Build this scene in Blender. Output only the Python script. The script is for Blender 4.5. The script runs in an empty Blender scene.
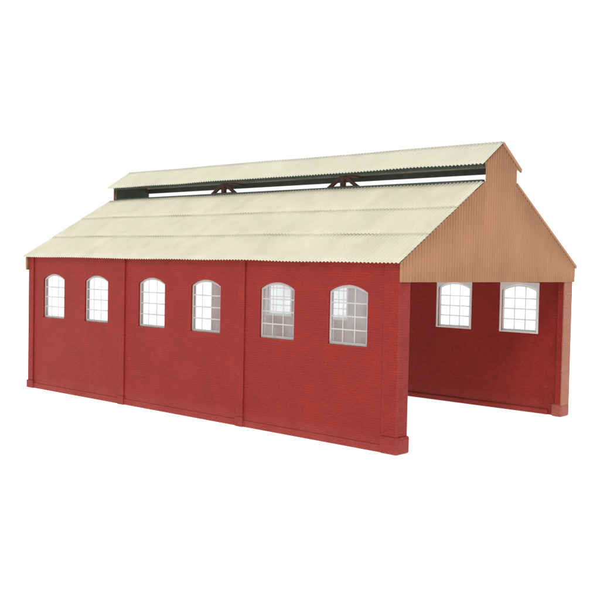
import bpy, bmesh, math, random
from mathutils import Vector, Matrix
random.seed(4)
S=bpy.context.scene; COL=S.collection
L=12.0; W=6.622; He=3.449; eo=0.169; xo=0.07; t=0.707; Ht=5.086
c=0.782; Hc=5.437; Hr=5.9365; s=0.91; zb=1.884; zt=3.016
TH=0.14; JT=0.30; WT=3.49; GB=3.10; NECK=0.62; WW=0.94
sl=(Ht-He)/(W/2-t+eo); sc=(Hr-Hc)/c

# ---------------------------------------------------------------- materials
def new_mat(n):
    m=bpy.data.materials.new(n); m.use_nodes=True
    nt=m.node_tree; nt.nodes.clear()
    out=nt.nodes.new('ShaderNodeOutputMaterial')
    return m,nt,out
def N(nt,k,**kw):
    n=nt.nodes.new(k)
    for a,b in kw.items():
        if a in n.inputs: n.inputs[a].default_value=b
        else: setattr(n,a,b)
    return n
def ramp(nt,stops):
    r=nt.nodes.new('ShaderNodeValToRGB'); e=r.color_ramp.elements
    e[0].position,e[0].color=stops[0][0],(*stops[0][1],1)
    e[1].position,e[1].color=stops[-1][0],(*stops[-1][1],1)
    for p,cc in stops[1:-1]:
        x=e.new(p); x.color=(*cc,1)
    return r
def mixc(nt,a,b,f,mode='MIX'):
    m=nt.nodes.new('ShaderNodeMix'); m.data_type='RGBA'; m.blend_type=mode
    for sock,v in ((m.inputs[6],a),(m.inputs[7],b),(m.inputs[0],f)):
        if isinstance(v,bpy.types.NodeSocket): nt.links.new(v,sock)
        elif isinstance(v,tuple): sock.default_value=(*v,1)
        else: sock.default_value=v
    return m.outputs[2]

def brick_mat(name,base,dark,dusty,rough=0.5):
    m,nt,out=new_mat(name); lk=nt.links
    g=N(nt,'ShaderNodeNewGeometry'); sep=N(nt,'ShaderNodeSeparateXYZ'); lk.new(g.outputs['Position'],sep.inputs[0])
    add=N(nt,'ShaderNodeMath',operation='ADD'); lk.new(sep.outputs[0],add.inputs[0]); lk.new(sep.outputs[1],add.inputs[1])
    cmb=N(nt,'ShaderNodeCombineXYZ'); lk.new(add.outputs[0],cmb.inputs[0]); lk.new(sep.outputs[2],cmb.inputs[1])
    br=N(nt,'ShaderNodeTexBrick'); lk.new(cmb.outputs[0],br.inputs['Vector'])
    br.inputs['Scale'].default_value=1.0
    br.inputs['Brick Width'].default_value=0.125; br.inputs['Row Height'].default_value=0.046
    br.inputs['Mortar Size'].default_value=0.0055; br.inputs['Mortar Smooth'].default_value=0.85
    br.inputs['Color1'].default_value=(*base,1); br.inputs['Color2'].default_value=(*[x*0.90 for x in base],1)
    br.inputs['Mortar'].default_value=(*dark,1)
    no=N(nt,'ShaderNodeTexNoise',Scale=1.3,Detail=8.0,Roughness=0.7); lk.new(g.outputs['Position'],no.inputs['Vector'])
    no2=N(nt,'ShaderNodeTexNoise',Scale=34.0,Detail=4.0); lk.new(g.outputs['Position'],no2.inputs['Vector'])
    r=ramp(nt,[(0.3,(0.88,0.85,0.85)),(0.7,(1.09,1.08,1.08))]); lk.new(no.outputs[0],r.inputs[0])
    c1=mixc(nt,br.outputs[0],r.outputs[0],1.0,'MULTIPLY')
    r3=ramp(nt,[(0.3,(0.84,0.82,0.82)),(0.7,(1.12,1.14,1.14))]); lk.new(no2.outputs[0],r3.inputs[0])
    c1=mixc(nt,c1,r3.outputs[0],1.0,'MULTIPLY')
    mr=N(nt,'ShaderNodeMapRange'); mr.inputs['From Min'].default_value=0.4; mr.inputs['From Max'].default_value=0.0
    mr.inputs['To Min'].default_value=0.0; mr.inputs['To Max'].default_value=0.5; lk.new(sep.outputs[2],mr.inputs['Value'])
    mul=N(nt,'ShaderNodeMath',operation='MULTIPLY'); lk.new(mr.outputs[0],mul.inputs[0]); lk.new(no.outputs[0],mul.inputs[1])
    c2=mixc(nt,c1,dusty,mul.outputs[0])
    mp=N(nt,'ShaderNodeMapping'); mp.inputs['Scale'].default_value=(1.0,1.0,2.6); lk.new(g.outputs['Position'],mp.inputs[0])
    n4=N(nt,'ShaderNodeTexNoise',Scale=2.6,Detail=9.0,Roughness=0.75); lk.new(mp.outputs[0],n4.inputs['Vector'])
    r4=ramp(nt,[(0.60,(0,0,0)),(0.74,(0.4,0.4,0.4))]); lk.new(n4.outputs[0],r4.inputs[0])
    mz=N(nt,'ShaderNodeMapRange'); mz.inputs['From Min'].default_value=1.8; mz.inputs['From Max'].default_value=0.2; mz.inputs['To Min'].default_value=0.1; lk.new(sep.outputs[2],mz.inputs['Value'])
    m5=N(nt,'ShaderNodeMath',operation='MULTIPLY'); lk.new(r4.outputs[0],m5.inputs[0]); lk.new(mz.outputs[0],m5.inputs[1])
    c2=mixc(nt,c2,dusty,m5.outputs[0])
    p=N(nt,'ShaderNodeBsdfPrincipled',Roughness=rough); p.inputs['Specular IOR Level'].default_value=0.12
    b=N(nt,'ShaderNodeBump',Strength=0.4,Distance=0.007); b.invert=True; lk.new(br.outputs['Fac'],b.inputs['Height'])
    b2=N(nt,'ShaderNodeBump',Strength=0.4,Distance=0.01); lk.new(no2.outputs[0],b2.inputs['Height']); lk.new(b.outputs[0],b2.inputs['Normal'])
    bv=N(nt,'ShaderNodeBevel'); bv.samples=4; bv.inputs['Radius'].default_value=0.03
    dt=N(nt,'ShaderNodeVectorMath',operation='DOT_PRODUCT'); lk.new(bv.outputs[0],dt.inputs[0]); lk.new(g.outputs['Normal'],dt.inputs[1])
    em=N(nt,'ShaderNodeMapRange'); em.inputs['From Min'].default_value=0.995; em.inputs['From Max'].default_value=0.85; em.inputs['To Max'].default_value=0.4
    lk.new(dt.outputs['Value'],em.inputs['Value'])
    c2=mixc(nt,c2,dusty,em.outputs[0]); lk.new(c2,p.inputs['Base Color'])
    lk.new(b2.outputs[0],p.inputs['Normal']); lk.new(p.outputs[0],out.inputs[0])
    return m
def plastic(name,base,var=0.12,rough=0.55,scale=2.0,stretch=(1,1,1),dirt=None,dirtamt=0.0,spec=0.15,transl=0.0,transp=0.0):
    m,nt,out=new_mat(name); lk=nt.links
    g=N(nt,'ShaderNodeNewGeometry'); mp=N(nt,'ShaderNodeMapping'); mp.inputs['Scale'].default_value=stretch
    lk.new(g.outputs['Position'],mp.inputs[0])
    no=N(nt,'ShaderNodeTexNoise',Scale=scale,Detail=7.0,Roughness=0.65); lk.new(mp.outputs[0],no.inputs['Vector'])
    r=ramp(nt,[(0.3,tuple([1-var]*3)),(0.7,tuple([1+var*0.6]*3))]); lk.new(no.outputs[0],r.inputs[0])
    col=mixc(nt,base,r.outputs[0],1.0,'MULTIPLY')
    if dirt:
        n2=N(nt,'ShaderNodeTexNoise',Scale=scale*2.3,Detail=5.0); lk.new(mp.outputs[0],n2.inputs['Vector'])
        r2=ramp(nt,[(0.5,(0,0,0)),(0.75,(dirtamt,)*3)]); lk.new(n2.outputs[0],r2.inputs[0])
        col=mixc(nt,col,dirt,r2.outputs[0])
    p=N(nt,'ShaderNodeBsdfPrincipled',Roughness=rough); p.inputs['Specular IOR Level'].default_value=spec
    lk.new(col,p.inputs['Base Color'])
    n3=N(nt,'ShaderNodeTexNoise',Scale=40.0,Detail=2.0); lk.new(g.outputs['Position'],n3.inputs['Vector'])
    b=N(nt,'ShaderNodeBump',Strength=0.15,Distance=0.008); lk.new(n3.outputs[0],b.inputs['Height']); lk.new(b.outputs[0],p.inputs['Normal'])
    sh=p.outputs[0]
    if transl:
        tl=N(nt,'ShaderNodeBsdfTranslucent'); lk.new(col,tl.inputs[0]); mx=N(nt,'ShaderNodeMixShader'); mx.inputs[0].default_value=transl
        lk.new(sh,mx.inputs[1]); lk.new(tl.outputs[0],mx.inputs[2]); sh=mx.outputs[0]
    if transp:
        tl=N(nt,'ShaderNodeBsdfTransparent'); mx=N(nt,'ShaderNodeMixShader'); mx.inputs[0].default_value=transp
        lk.new(sh,mx.inputs[1]); lk.new(tl.outputs[0],mx.inputs[2]); sh=mx.outputs[0]
    lk.new(sh,out.inputs[0]); return m

M_brick=brick_mat('red_brick',(0.240,0.0205,0.0155),(0.175,0.015,0.012),(0.33,0.085,0.07))
M_post=brick_mat('tan_brick',(0.32,0.135,0.080),(0.28,0.115,0.07),(0.36,0.16,0.11))
M_foot=brick_mat('pinkish_brick',(0.29,0.075,0.055),(0.24,0.06,0.045),(0.36,0.14,0.11))
M_roof=plastic('cream_sheet',(0.590,0.572,0.450),0.10,0.55,1.0,(1,0.5,1),(0.46,0.44,0.32),0.35)
M_roof2=plastic('pale_sheet',(0.565,0.562,0.450),0.08,0.55,1.0,(1,0.5,1),(0.46,0.44,0.33),0.3)
M_gable=plastic('tan_sheet',(0.330,0.168,0.092),0.10,0.6,1.6,(1,1,0.6),(0.26,0.122,0.07),0.25)
M_frame=plastic('white_frame',(0.74,0.74,0.72),0.08,0.5,5.0,transl=0.68)
M_flange=plastic('clear_plastic',(0.92,0.89,0.87),0.06,0.3,6.0,transp=0.5)
M_timber=plastic('brown_timber',(0.10,0.055,0.038),0.2,0.6,5.0)
M_beam=plastic('grey_green_timber',(0.055,0.068,0.055),0.2,0.6,3.0)

mg,nt,out=new_mat('glazing')
tr=N(nt,'ShaderNodeBsdfTransparent'); df=N(nt,'ShaderNodeBsdfDiffuse'); tl=N(nt,'ShaderNodeBsdfTranslucent'); gl=N(nt,'ShaderNodeBsdfGlossy',Roughness=0.12)
tr.inputs[0].default_value=(0.93,0.95,0.96,1)
df.inputs[0].default_value=(0.25,0.28,0.30,1); tl.inputs[0].default_value=(0.80,0.84,0.87,1)
m1=N(nt,'ShaderNodeMixShader'); m1.inputs[0].default_value=0.5; nt.links.new(df.outputs[0],m1.inputs[1]); nt.links.new(tl.outputs[0],m1.inputs[2])
g=N(nt,'ShaderNodeNewGeometry'); no=N(nt,'ShaderNodeTexNoise',Scale=1.5,Detail=2.0); nt.links.new(g.outputs['Position'],no.inputs['Vector'])
mr=N(nt,'ShaderNodeMapRange'); mr.inputs['From Min'].default_value=0.35; mr.inputs['From Max'].default_value=0.65; mr.inputs['To Min'].default_value=0.36; mr.inputs['To Max'].default_value=0.64
nt.links.new(no.outputs[0],mr.inputs[0])
m2=N(nt,'ShaderNodeMixShader'); nt.links.new(mr.outputs[0],m2.inputs[0]); nt.links.new(tr.outputs[0],m2.inputs[1]); nt.links.new(m1.outputs[0],m2.inputs[2])
m3=N(nt,'ShaderNodeMixShader'); m3.inputs[0].default_value=0.07; nt.links.new(m2.outputs[0],m3.inputs[1]); nt.links.new(gl.outputs[0],m3.inputs[2])
nt.links.new(m3.outputs[0],out.inputs[0]); M_glass=mg

mw,nt,out=new_mat('self_lit_white')
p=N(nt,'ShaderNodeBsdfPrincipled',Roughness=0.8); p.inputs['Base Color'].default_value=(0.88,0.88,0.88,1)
p.inputs['Emission Color'].default_value=(1,1,1,1); p.inputs['Emission Strength'].default_value=0.82  # added glow: keeps the ground white and shadowless, fills walls from below
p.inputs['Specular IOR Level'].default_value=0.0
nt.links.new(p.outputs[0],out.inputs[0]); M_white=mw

# ---------------------------------------------------------------- helpers
def obj(name,me,parent=None,mat=None):
    o=bpy.data.objects.new(name,me); COL.objects.link(o)
    if parent: o.parent=parent
    if mat and me: me.materials.clear(); me.materials.append(mat)
    return o
def boxes(name,bs,parent,mat,bev=0.012):
    bm=bmesh.new()
    for (x0,x1,y0,y1,z0,z1) in bs:
        r=bmesh.ops.create_cube(bm,size=1.0)
        for v in r['verts']:
            v.co=Vector(((x0+x1)/2+v.co.x*(x1-x0),(y0+y1)/2+v.co.y*(y1-y0),(z0+z1)/2+v.co.z*(z1-z0)))
    me=bpy.data.meshes.new(name); bm.to_mesh(me); bm.free()
    o=obj(name,me,parent,mat)
    if bev:
        md=o.modifiers.new('bevel','BEVEL'); md.width=bev; md.segments=3
    return o
def plate(name,outer,holes,depth,xf):
    cu=bpy.data.curves.new(name,'CURVE'); cu.dimensions='2D'; cu.fill_mode='BOTH'; cu.extrude=depth/2
    for lp in [outer]+holes:
        sp=cu.splines.new('POLY'); sp.points.add(len(lp)-1)
        for i,(u,v) in enumerate(lp): sp.points[i].co=(u,v,0,1)
        sp.use_cyclic_u=True
    tmp=bpy.data.objects.new(name+'_t',cu); COL.objects.link(tmp)
    dg=bpy.context.evaluated_depsgraph_get(); dg.update()
    me=bpy.data.meshes.new_from_object(tmp.evaluated_get(dg)); 
    bpy.data.objects.remove(tmp); bpy.data.curves.remove(cu)
    for v in me.vertices: v.co=Vector(xf(v.co.x,v.co.y,v.co.z+depth/2))
    bm=bmesh.new(); bm.from_mesh(me); bmesh.ops.remove_doubles(bm,verts=bm.verts,dist=1e-5); bmesh.ops.recalc_face_normals(bm,faces=bm.faces); bm.to_mesh(me); bm.free()
    for po in me.polygons: po.use_smooth=False
    me.name=name
    return me
RISE=0.13
def arch_z(u,half,top,rise):
    R=(half*half+rise*rise)/(2*rise)
    return top-R+math.sqrt(max(R*R-u*u,0))
def arch_loop(cx,half,bot,top,rise,n=12):
    pts=[(cx-half,bot),(cx+half,bot)]
    for i in range(n+1):
        u=half-2*half*i/n; pts.append((cx+u,arch_z(u,half,top,rise)))
    return pts

root=bpy.data.objects.new('engine_shed',None); COL.objects.link(root)
root['label']='red brick model engine shed with cream corrugated roof and tan gable'
root['category']='building'

wins=[-L/6-b*L/3+sg*s+(-0.11,-0.04,0.03)[b] for b in (0,1,2) for sg in (-1,1)]
# ---------------------------------------------------------------- side walls
def side_wall(y0,ydir):
    f=lambda u,v,w:(u,y0+ydir*w,v)
    holes=[arch_loop(x,WW/2,zb,zt,RISE) for x in wins]
    obj('side_wall',plate('side_wall',[(-L,0),(0,0),(0,WT),(-L,WT)],holes,TH,f),root,M_brick)
    def rng(a,b):
        ya,yb=y0+ydir*a,y0+ydir*b; return (min(ya,yb),max(ya,yb))
    for (a,b) in ((-0.33,0.004),(-L/3-0.09,-L/3+0.09),(-2*L/3-0.09,-2*L/3+0.09),(-L-0.004,-L+0.22)):
        ya,yb=rng(-0.035,0.02)
        boxes('pilaster',[(a,b,ya,yb,0.0,3.46)],root,M_brick,0.014)
    ya,yb=rng(-0.018,0.02); yc,yd=rng(-0.06,0.02)
    bs=[(-L+0.02,-0.02,ya,yb,0.0,0.14)]
    for (a,b) in ((-L/3-0.11,-L/3+0.11),(-2*L/3-0.11,-2*L/3+0.11),(-L-0.03,-L+0.26)):
        bs.append((a,b,yc,yd,0.0,0.20))
    boxes('plinth',bs,root,M_brick,0.016)
    ya,yb=rng(TH-0.01,JT)
    boxes('jamb',[(-0.13,0.003,ya,yb,0.0,3.40)],root,M_brick,0.01)
    yc,yd=rng(-0.07,JT+(0.03 if ydir>0 else 0.012))
    boxes('jamb_base',[(-0.355 if ydir>0 else -0.22,0.045,yc,yd,0.0,0.32 if ydir>0 else 0.29)],root,M_brick if ydir>0 else M_foot,0.04)
    yi,yj=rng(TH-0.02,TH+0.05)
    boxes('inner_plinth',[(-L+0.02,-0.37,yi,yj,0.0,0.12)],root,M_brick,0.02)
side_wall(0,1)
side_wall(W,-1)
boxes('door_post',[(0.006,0.04,W-JT-0.02,W+0.055,0.27,GB+0.02)],root,M_post,0.008)

# ---------------------------------------------------------------- windows
def window_meshes():
    h=WW/2-0.004; bot=zb+0.004; top=zt-0.004
    fr=0.050; bar=0.026
    outer=arch_loop(0,h,bot,top,RISE)
    holes=[]
    cols=3; rows=4
    ih=h-fr; ibot=bot+fr; itop=top-fr
    cw=(2*ih-bar*(cols-1))/cols
    rh=((itop-0.05)-ibot-bar*(rows-1))/rows
    for i in range(cols):
        u0=-ih+i*(cw+bar); u1=u0+cw
        for j in range(rows):
            z0=ibot+j*(rh+bar)
            if j<rows-1: holes.append([(u0,z0),(u1,z0),(u1,z0+rh),(u0,z0+rh)])
            else:
                lp=[(u0,z0),(u1,z0)]
                for k in range(5):
                    u=u1-(u1-u0)*k/4; lp.append((u,arch_z(u,h,itop,RISE)))
                holes.append(lp)
    fme=plate('window',outer,holes,0.02,lambda u,v,w:(u,w,v))
    bm=bmesh.new(); bm.from_mesh(fme)
    kill=[f for f in bm.faces if abs(f.normal.y)<0.5 or f.calc_center_median().y>0.01]
    bmesh.ops.delete(bm,geom=kill,context='FACES'); bm.to_mesh(fme); bm.free()
    bm=bmesh.new()
    vs=[bm.verts.new((u,0.012,v)) for u,v in arch_loop(0,h-0.02,bot+0.02,top-0.02,RISE)]
    bm.faces.new(vs); gme=bpy.data.meshes.new('glass'); bm.to_mesh(gme); bm.free()
    d=TH-0.045+0.004
    ime=plate('frame',[(-h-0.05,bot-0.025),(h+0.05,bot-0.025),(h+0.05,top+0.05),(-h-0.05,top+0.05)],
              [arch_loop(0,h-0.005,bot+0.005,top-0.005,RISE)],0.008,lambda u,v,w:(u,w+d,v))
    return fme,gme,ime
fme,gme,ime=window_meshes()
w0=obj('window',fme,root,M_frame); w0.location=(wins[0],0.045,0)
g0=obj('glass',gme,w0,M_glass); i0=obj('frame',ime,w0,M_flange)
for y,flip,xs in ((0.045,1,wins[1:]),(W-0.095,-1,wins)):
    for x in xs:
        w=w0.copy(); COL.objects.link(w); w.location=(x,y,0); w.scale=(1,flip,1)
        for q in (g0,i0):
            g=q.copy(); COL.objects.link(g); g.parent=w
            if q is i0 and flip==-1: g.location=(0,-0.050,0)

# ---------------------------------------------------------------- corrugated sheets
def sheet(name,x0,x1,yA,zA,yB,zB,lift0,lift1,mat,pitch=0.088,amp=0.0135,phase=0.0):
    n=int(round((x1-x0)/pitch)); seg=8; cols=n*seg
    d=Vector((0,yB-yA,zB-zA)).normalized(); nrm=Vector((1,0,0)).cross(d)
    if nrm.z<0: nrm=-nrm
    vs=[];fs=[]; rows=6
    for j in range(rows+1):
        tt=j/rows; base=Vector((0,yA+(yB-yA)*tt,zA+(zB-zA)*tt))
        for i in range(cols+1):
            x=x0+(x1-x0)*i/cols
            edge=0.004*math.sin(x*2.3+phase*5+zA*3)*(1-tt)
            wob=0.006*math.sin(x*1.1+phase)+0.003*math.sin(x*2.9+phase*2+tt*2)+edge
            q=base+nrm*(amp*math.sin(2*math.pi*n*i/cols)+lift0+(lift1-lift0)*tt+wob)
            vs.append((x,q.y,q.z))
    for j in range(rows):
        for i in range(cols):
            a=j*(cols+1)+i; fs.append((a,a+1,a+cols+2,a+cols+1))
    me=bpy.data.meshes.new(name); me.from_pydata(vs,[],fs)
    for po in me.polygons: po.use_smooth=True
    o=obj(name,me,root,mat)
    md=o.modifiers.new('solid','SOLIDIFY'); md.thickness=0.012; md.offset=0
    return o
def lerp(a,b,f): return a+(b-a)*f
for side in (0,1):
    ye,yt=(-eo,W/2-t) if side==0 else (W+eo,W/2+t)
    fr=[0,0.345,0.675,1.0]
    xe=xo if side==0 else 0.035
    for k in range(3):
        f0=fr[k]-(0.015 if k else 0); f1=fr[k+1]
        sheet('roof_sheet',-L-xo,xe,lerp(ye,yt,f0),lerp(He,Ht,f0),lerp(ye,yt,f1),lerp(He,Ht,f1),0.008 if k else 0.0,-0.004,M_roof,phase=side)
    if side==0: sheet('clerestory_roof',-L-0.10,0.09,W/2-c,Hc,W/2-0.008,Hr,0,0,M_roof2,phase=3)
    else: sheet('clerestory_roof',-L-0.10,0.04,W/2+c,Hc,W/2-0.008,Hr,0,0,M_roof2,phase=4)

# ---------------------------------------------------------------- gables
def gable(x0):
    ys=[];g=0.10; y=-g; p=0.092
    while y<W+g: ys.append(y); y+=p/8
    ys+= [W+g,W/2-NECK,W/2+NECK,W/2-NECK+1e-4,W/2+NECK-1e-4]; ys=sorted(ys)
    vs=[];fs=[]
    for y in ys:
        d=abs(y-W/2); rt=y>W/2
        zt_=(Hr-d*sc-0.035) if d<NECK-5e-5 else (He+(W/2+eo-d)*sl-(0.01 if rt else 0.04))
        x=x0+0.011*math.sin(2*math.pi*y/p)
        vs.append((x,y,GB)); vs.append((x,y,zt_))
    for i in range(len(ys)-1): fs.append((2*i,2*i+2,2*i+3,2*i+1))
    me=bpy.data.meshes.new('gable'); me.from_pydata(vs,[],fs)
    for po in me.polygons: po.use_smooth=True
    o=obj('gable',me,root,M_gable); md=o.modifiers.new('solid','SOLIDIFY'); md.thickness=0.02; md.offset=0
gable(0.055); gable(-L-0.03)
def barge(pr,x0=0.045,x1=0.083):
    bm=bmesh.new()
    a=[bm.verts.new((x0,y,z)) for y,z in pr]; b=[bm.verts.new((x1,y,z)) for y,z in pr]
    bm.faces.new(a); bm.faces.new(b[::-1]); n=len(pr)
    for i in range(n): bm.faces.new((a[i],b[i],b[(i+1)%n],a[(i+1)%n]))
    bmesh.ops.recalc_face_normals(bm,faces=bm.faces)
    me=bpy.data.meshes.new('barge_board'); bm.to_mesh(me); bm.free(); obj('barge_board',me,root,M_gable)
barge([(W/2-0.03,Hr-0.005),(W/2+0.02,Hr+0.010),(W/2+c+0.004,Hc+0.016),(W/2+c-0.012,Hc-0.05),(W/2,Hr-0.06)])
zn=He+(W/2+eo-NECK-0.01)*sl
barge([(W/2+NECK+0.01,zn+0.022),(W+eo+0.004,He+0.020),(W+eo-0.012,He-0.035),(W/2+NECK+0.01,zn-0.030)],0.046,0.078)

# ---------------------------------------------------------------- clerestory timbers
for sg in (-1,1):
    y=W/2+sg*(NECK-0.02)
    boxes('clerestory_beam',[(-L+0.02,0.0,y-0.04,y+0.04,Hc-(0.045 if sg<0 else 0.065),Hc+0.06)],root,M_beam,0.006)
    boxes('purlin',[(-L+0.02,0.0,y-0.05,y+0.05,Ht-0.05,Ht+(0.05 if sg<0 else 0.135))],root,M_beam,0.006)
boxes('end_shade_board',[(-L+0.03,-L+0.06,W/2-NECK+0.04,W/2+NECK-0.04,Ht,Hc+0.05)],root,M_beam,0.004)  # dark board added over the tan gable neck to stand for interior shade
def truss(x):
    bm=bmesh.new()
    def beam(a,b,w=0.05,tk=0.05):
        a=Vector(a);b=Vector(b);d=b-a
        r=bmesh.ops.create_cube(bm,size=1.0)
        q=d.to_track_quat('Z','X').to_matrix()
        for v in r['verts']:
            v.co=(a+b)/2+q@Vector((v.co.x*w,v.co.y*tk,v.co.z*d.length))
    y=W/2-0.12; z0=Ht+0.055; zt_=Hc-0.03
    beam((x,y,z0-0.05),(x,y,Hc+0.25),0.10,0.10)
    beam((x-0.46,y,z0+0.04),(x+0.46,y,z0+0.04),0.055,0.055)
    for sg in (-1,1):
        beam((x+sg*0.42,y,z0+0.04),(x,y,zt_+0.05),0.07,0.065)
    beam((x,W/2-NECK,Hc+0.03),(x,W/2+NECK,Hc+0.03),0.05,0.05)
    beam((x,W/2-NECK,z0-0.06),(x,W/2+NECK,z0-0.06),0.05,0.05)
    me=bpy.data.meshes.new('truss'); bm.to_mesh(me); bm.free()
    obj('truss',me,root,M_timber)
for x in (-2*L/3,-L/3): truss(x)

# ---------------------------------------------------------------- ground
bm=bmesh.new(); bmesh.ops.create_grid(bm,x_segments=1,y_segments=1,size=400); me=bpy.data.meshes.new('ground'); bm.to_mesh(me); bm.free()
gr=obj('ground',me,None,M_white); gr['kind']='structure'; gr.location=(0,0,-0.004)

# ---------------------------------------------------------------- light / world
wd=bpy.data.worlds.new('World'); S.world=wd; wd.use_nodes=True
bg=wd.node_tree.nodes['Background']; bg.inputs[0].default_value=(1,1,1,1); bg.inputs[1].default_value=1.0
ld=bpy.data.lights.new('key','SUN'); ld.energy=1.25; ld.angle=math.radians(22); ld.color=(1,0.97,0.92)
lo=bpy.data.objects.new('key_light',ld); COL.objects.link(lo)
lo.rotation_euler=(-Vector((0.45,-0.9,0.75))).to_track_quat('-Z','Y').to_euler()

# ---------------------------------------------------------------- camera
yaw,pitch,roll,f=0.7323,-0.0376,0.0198,929.65
fw=Vector((-math.sin(yaw)*math.cos(pitch),math.cos(yaw)*math.cos(pitch),math.sin(pitch)))
r=Vector((math.cos(yaw),math.sin(yaw),0)); u=r.cross(fw)
r2=r*math.cos(roll)+u*math.sin(roll); u2=-r*math.sin(roll)+u*math.cos(roll)
M=Matrix((r2,u2,-fw)).transposed().to_4x4(); M.translation=Vector((9.7146,-13.4729,3.3686))
cd=bpy.data.cameras.new('camera'); cd.lens=36*f/600; cd.sensor_width=36; cd.clip_end=2000
co=bpy.data.objects.new('camera',cd); COL.objects.link(co); co.matrix_world=M; S.camera=co
S.view_settings.view_transform='Standard'; S.view_settings.look='None'; S.view_settings.exposure=0
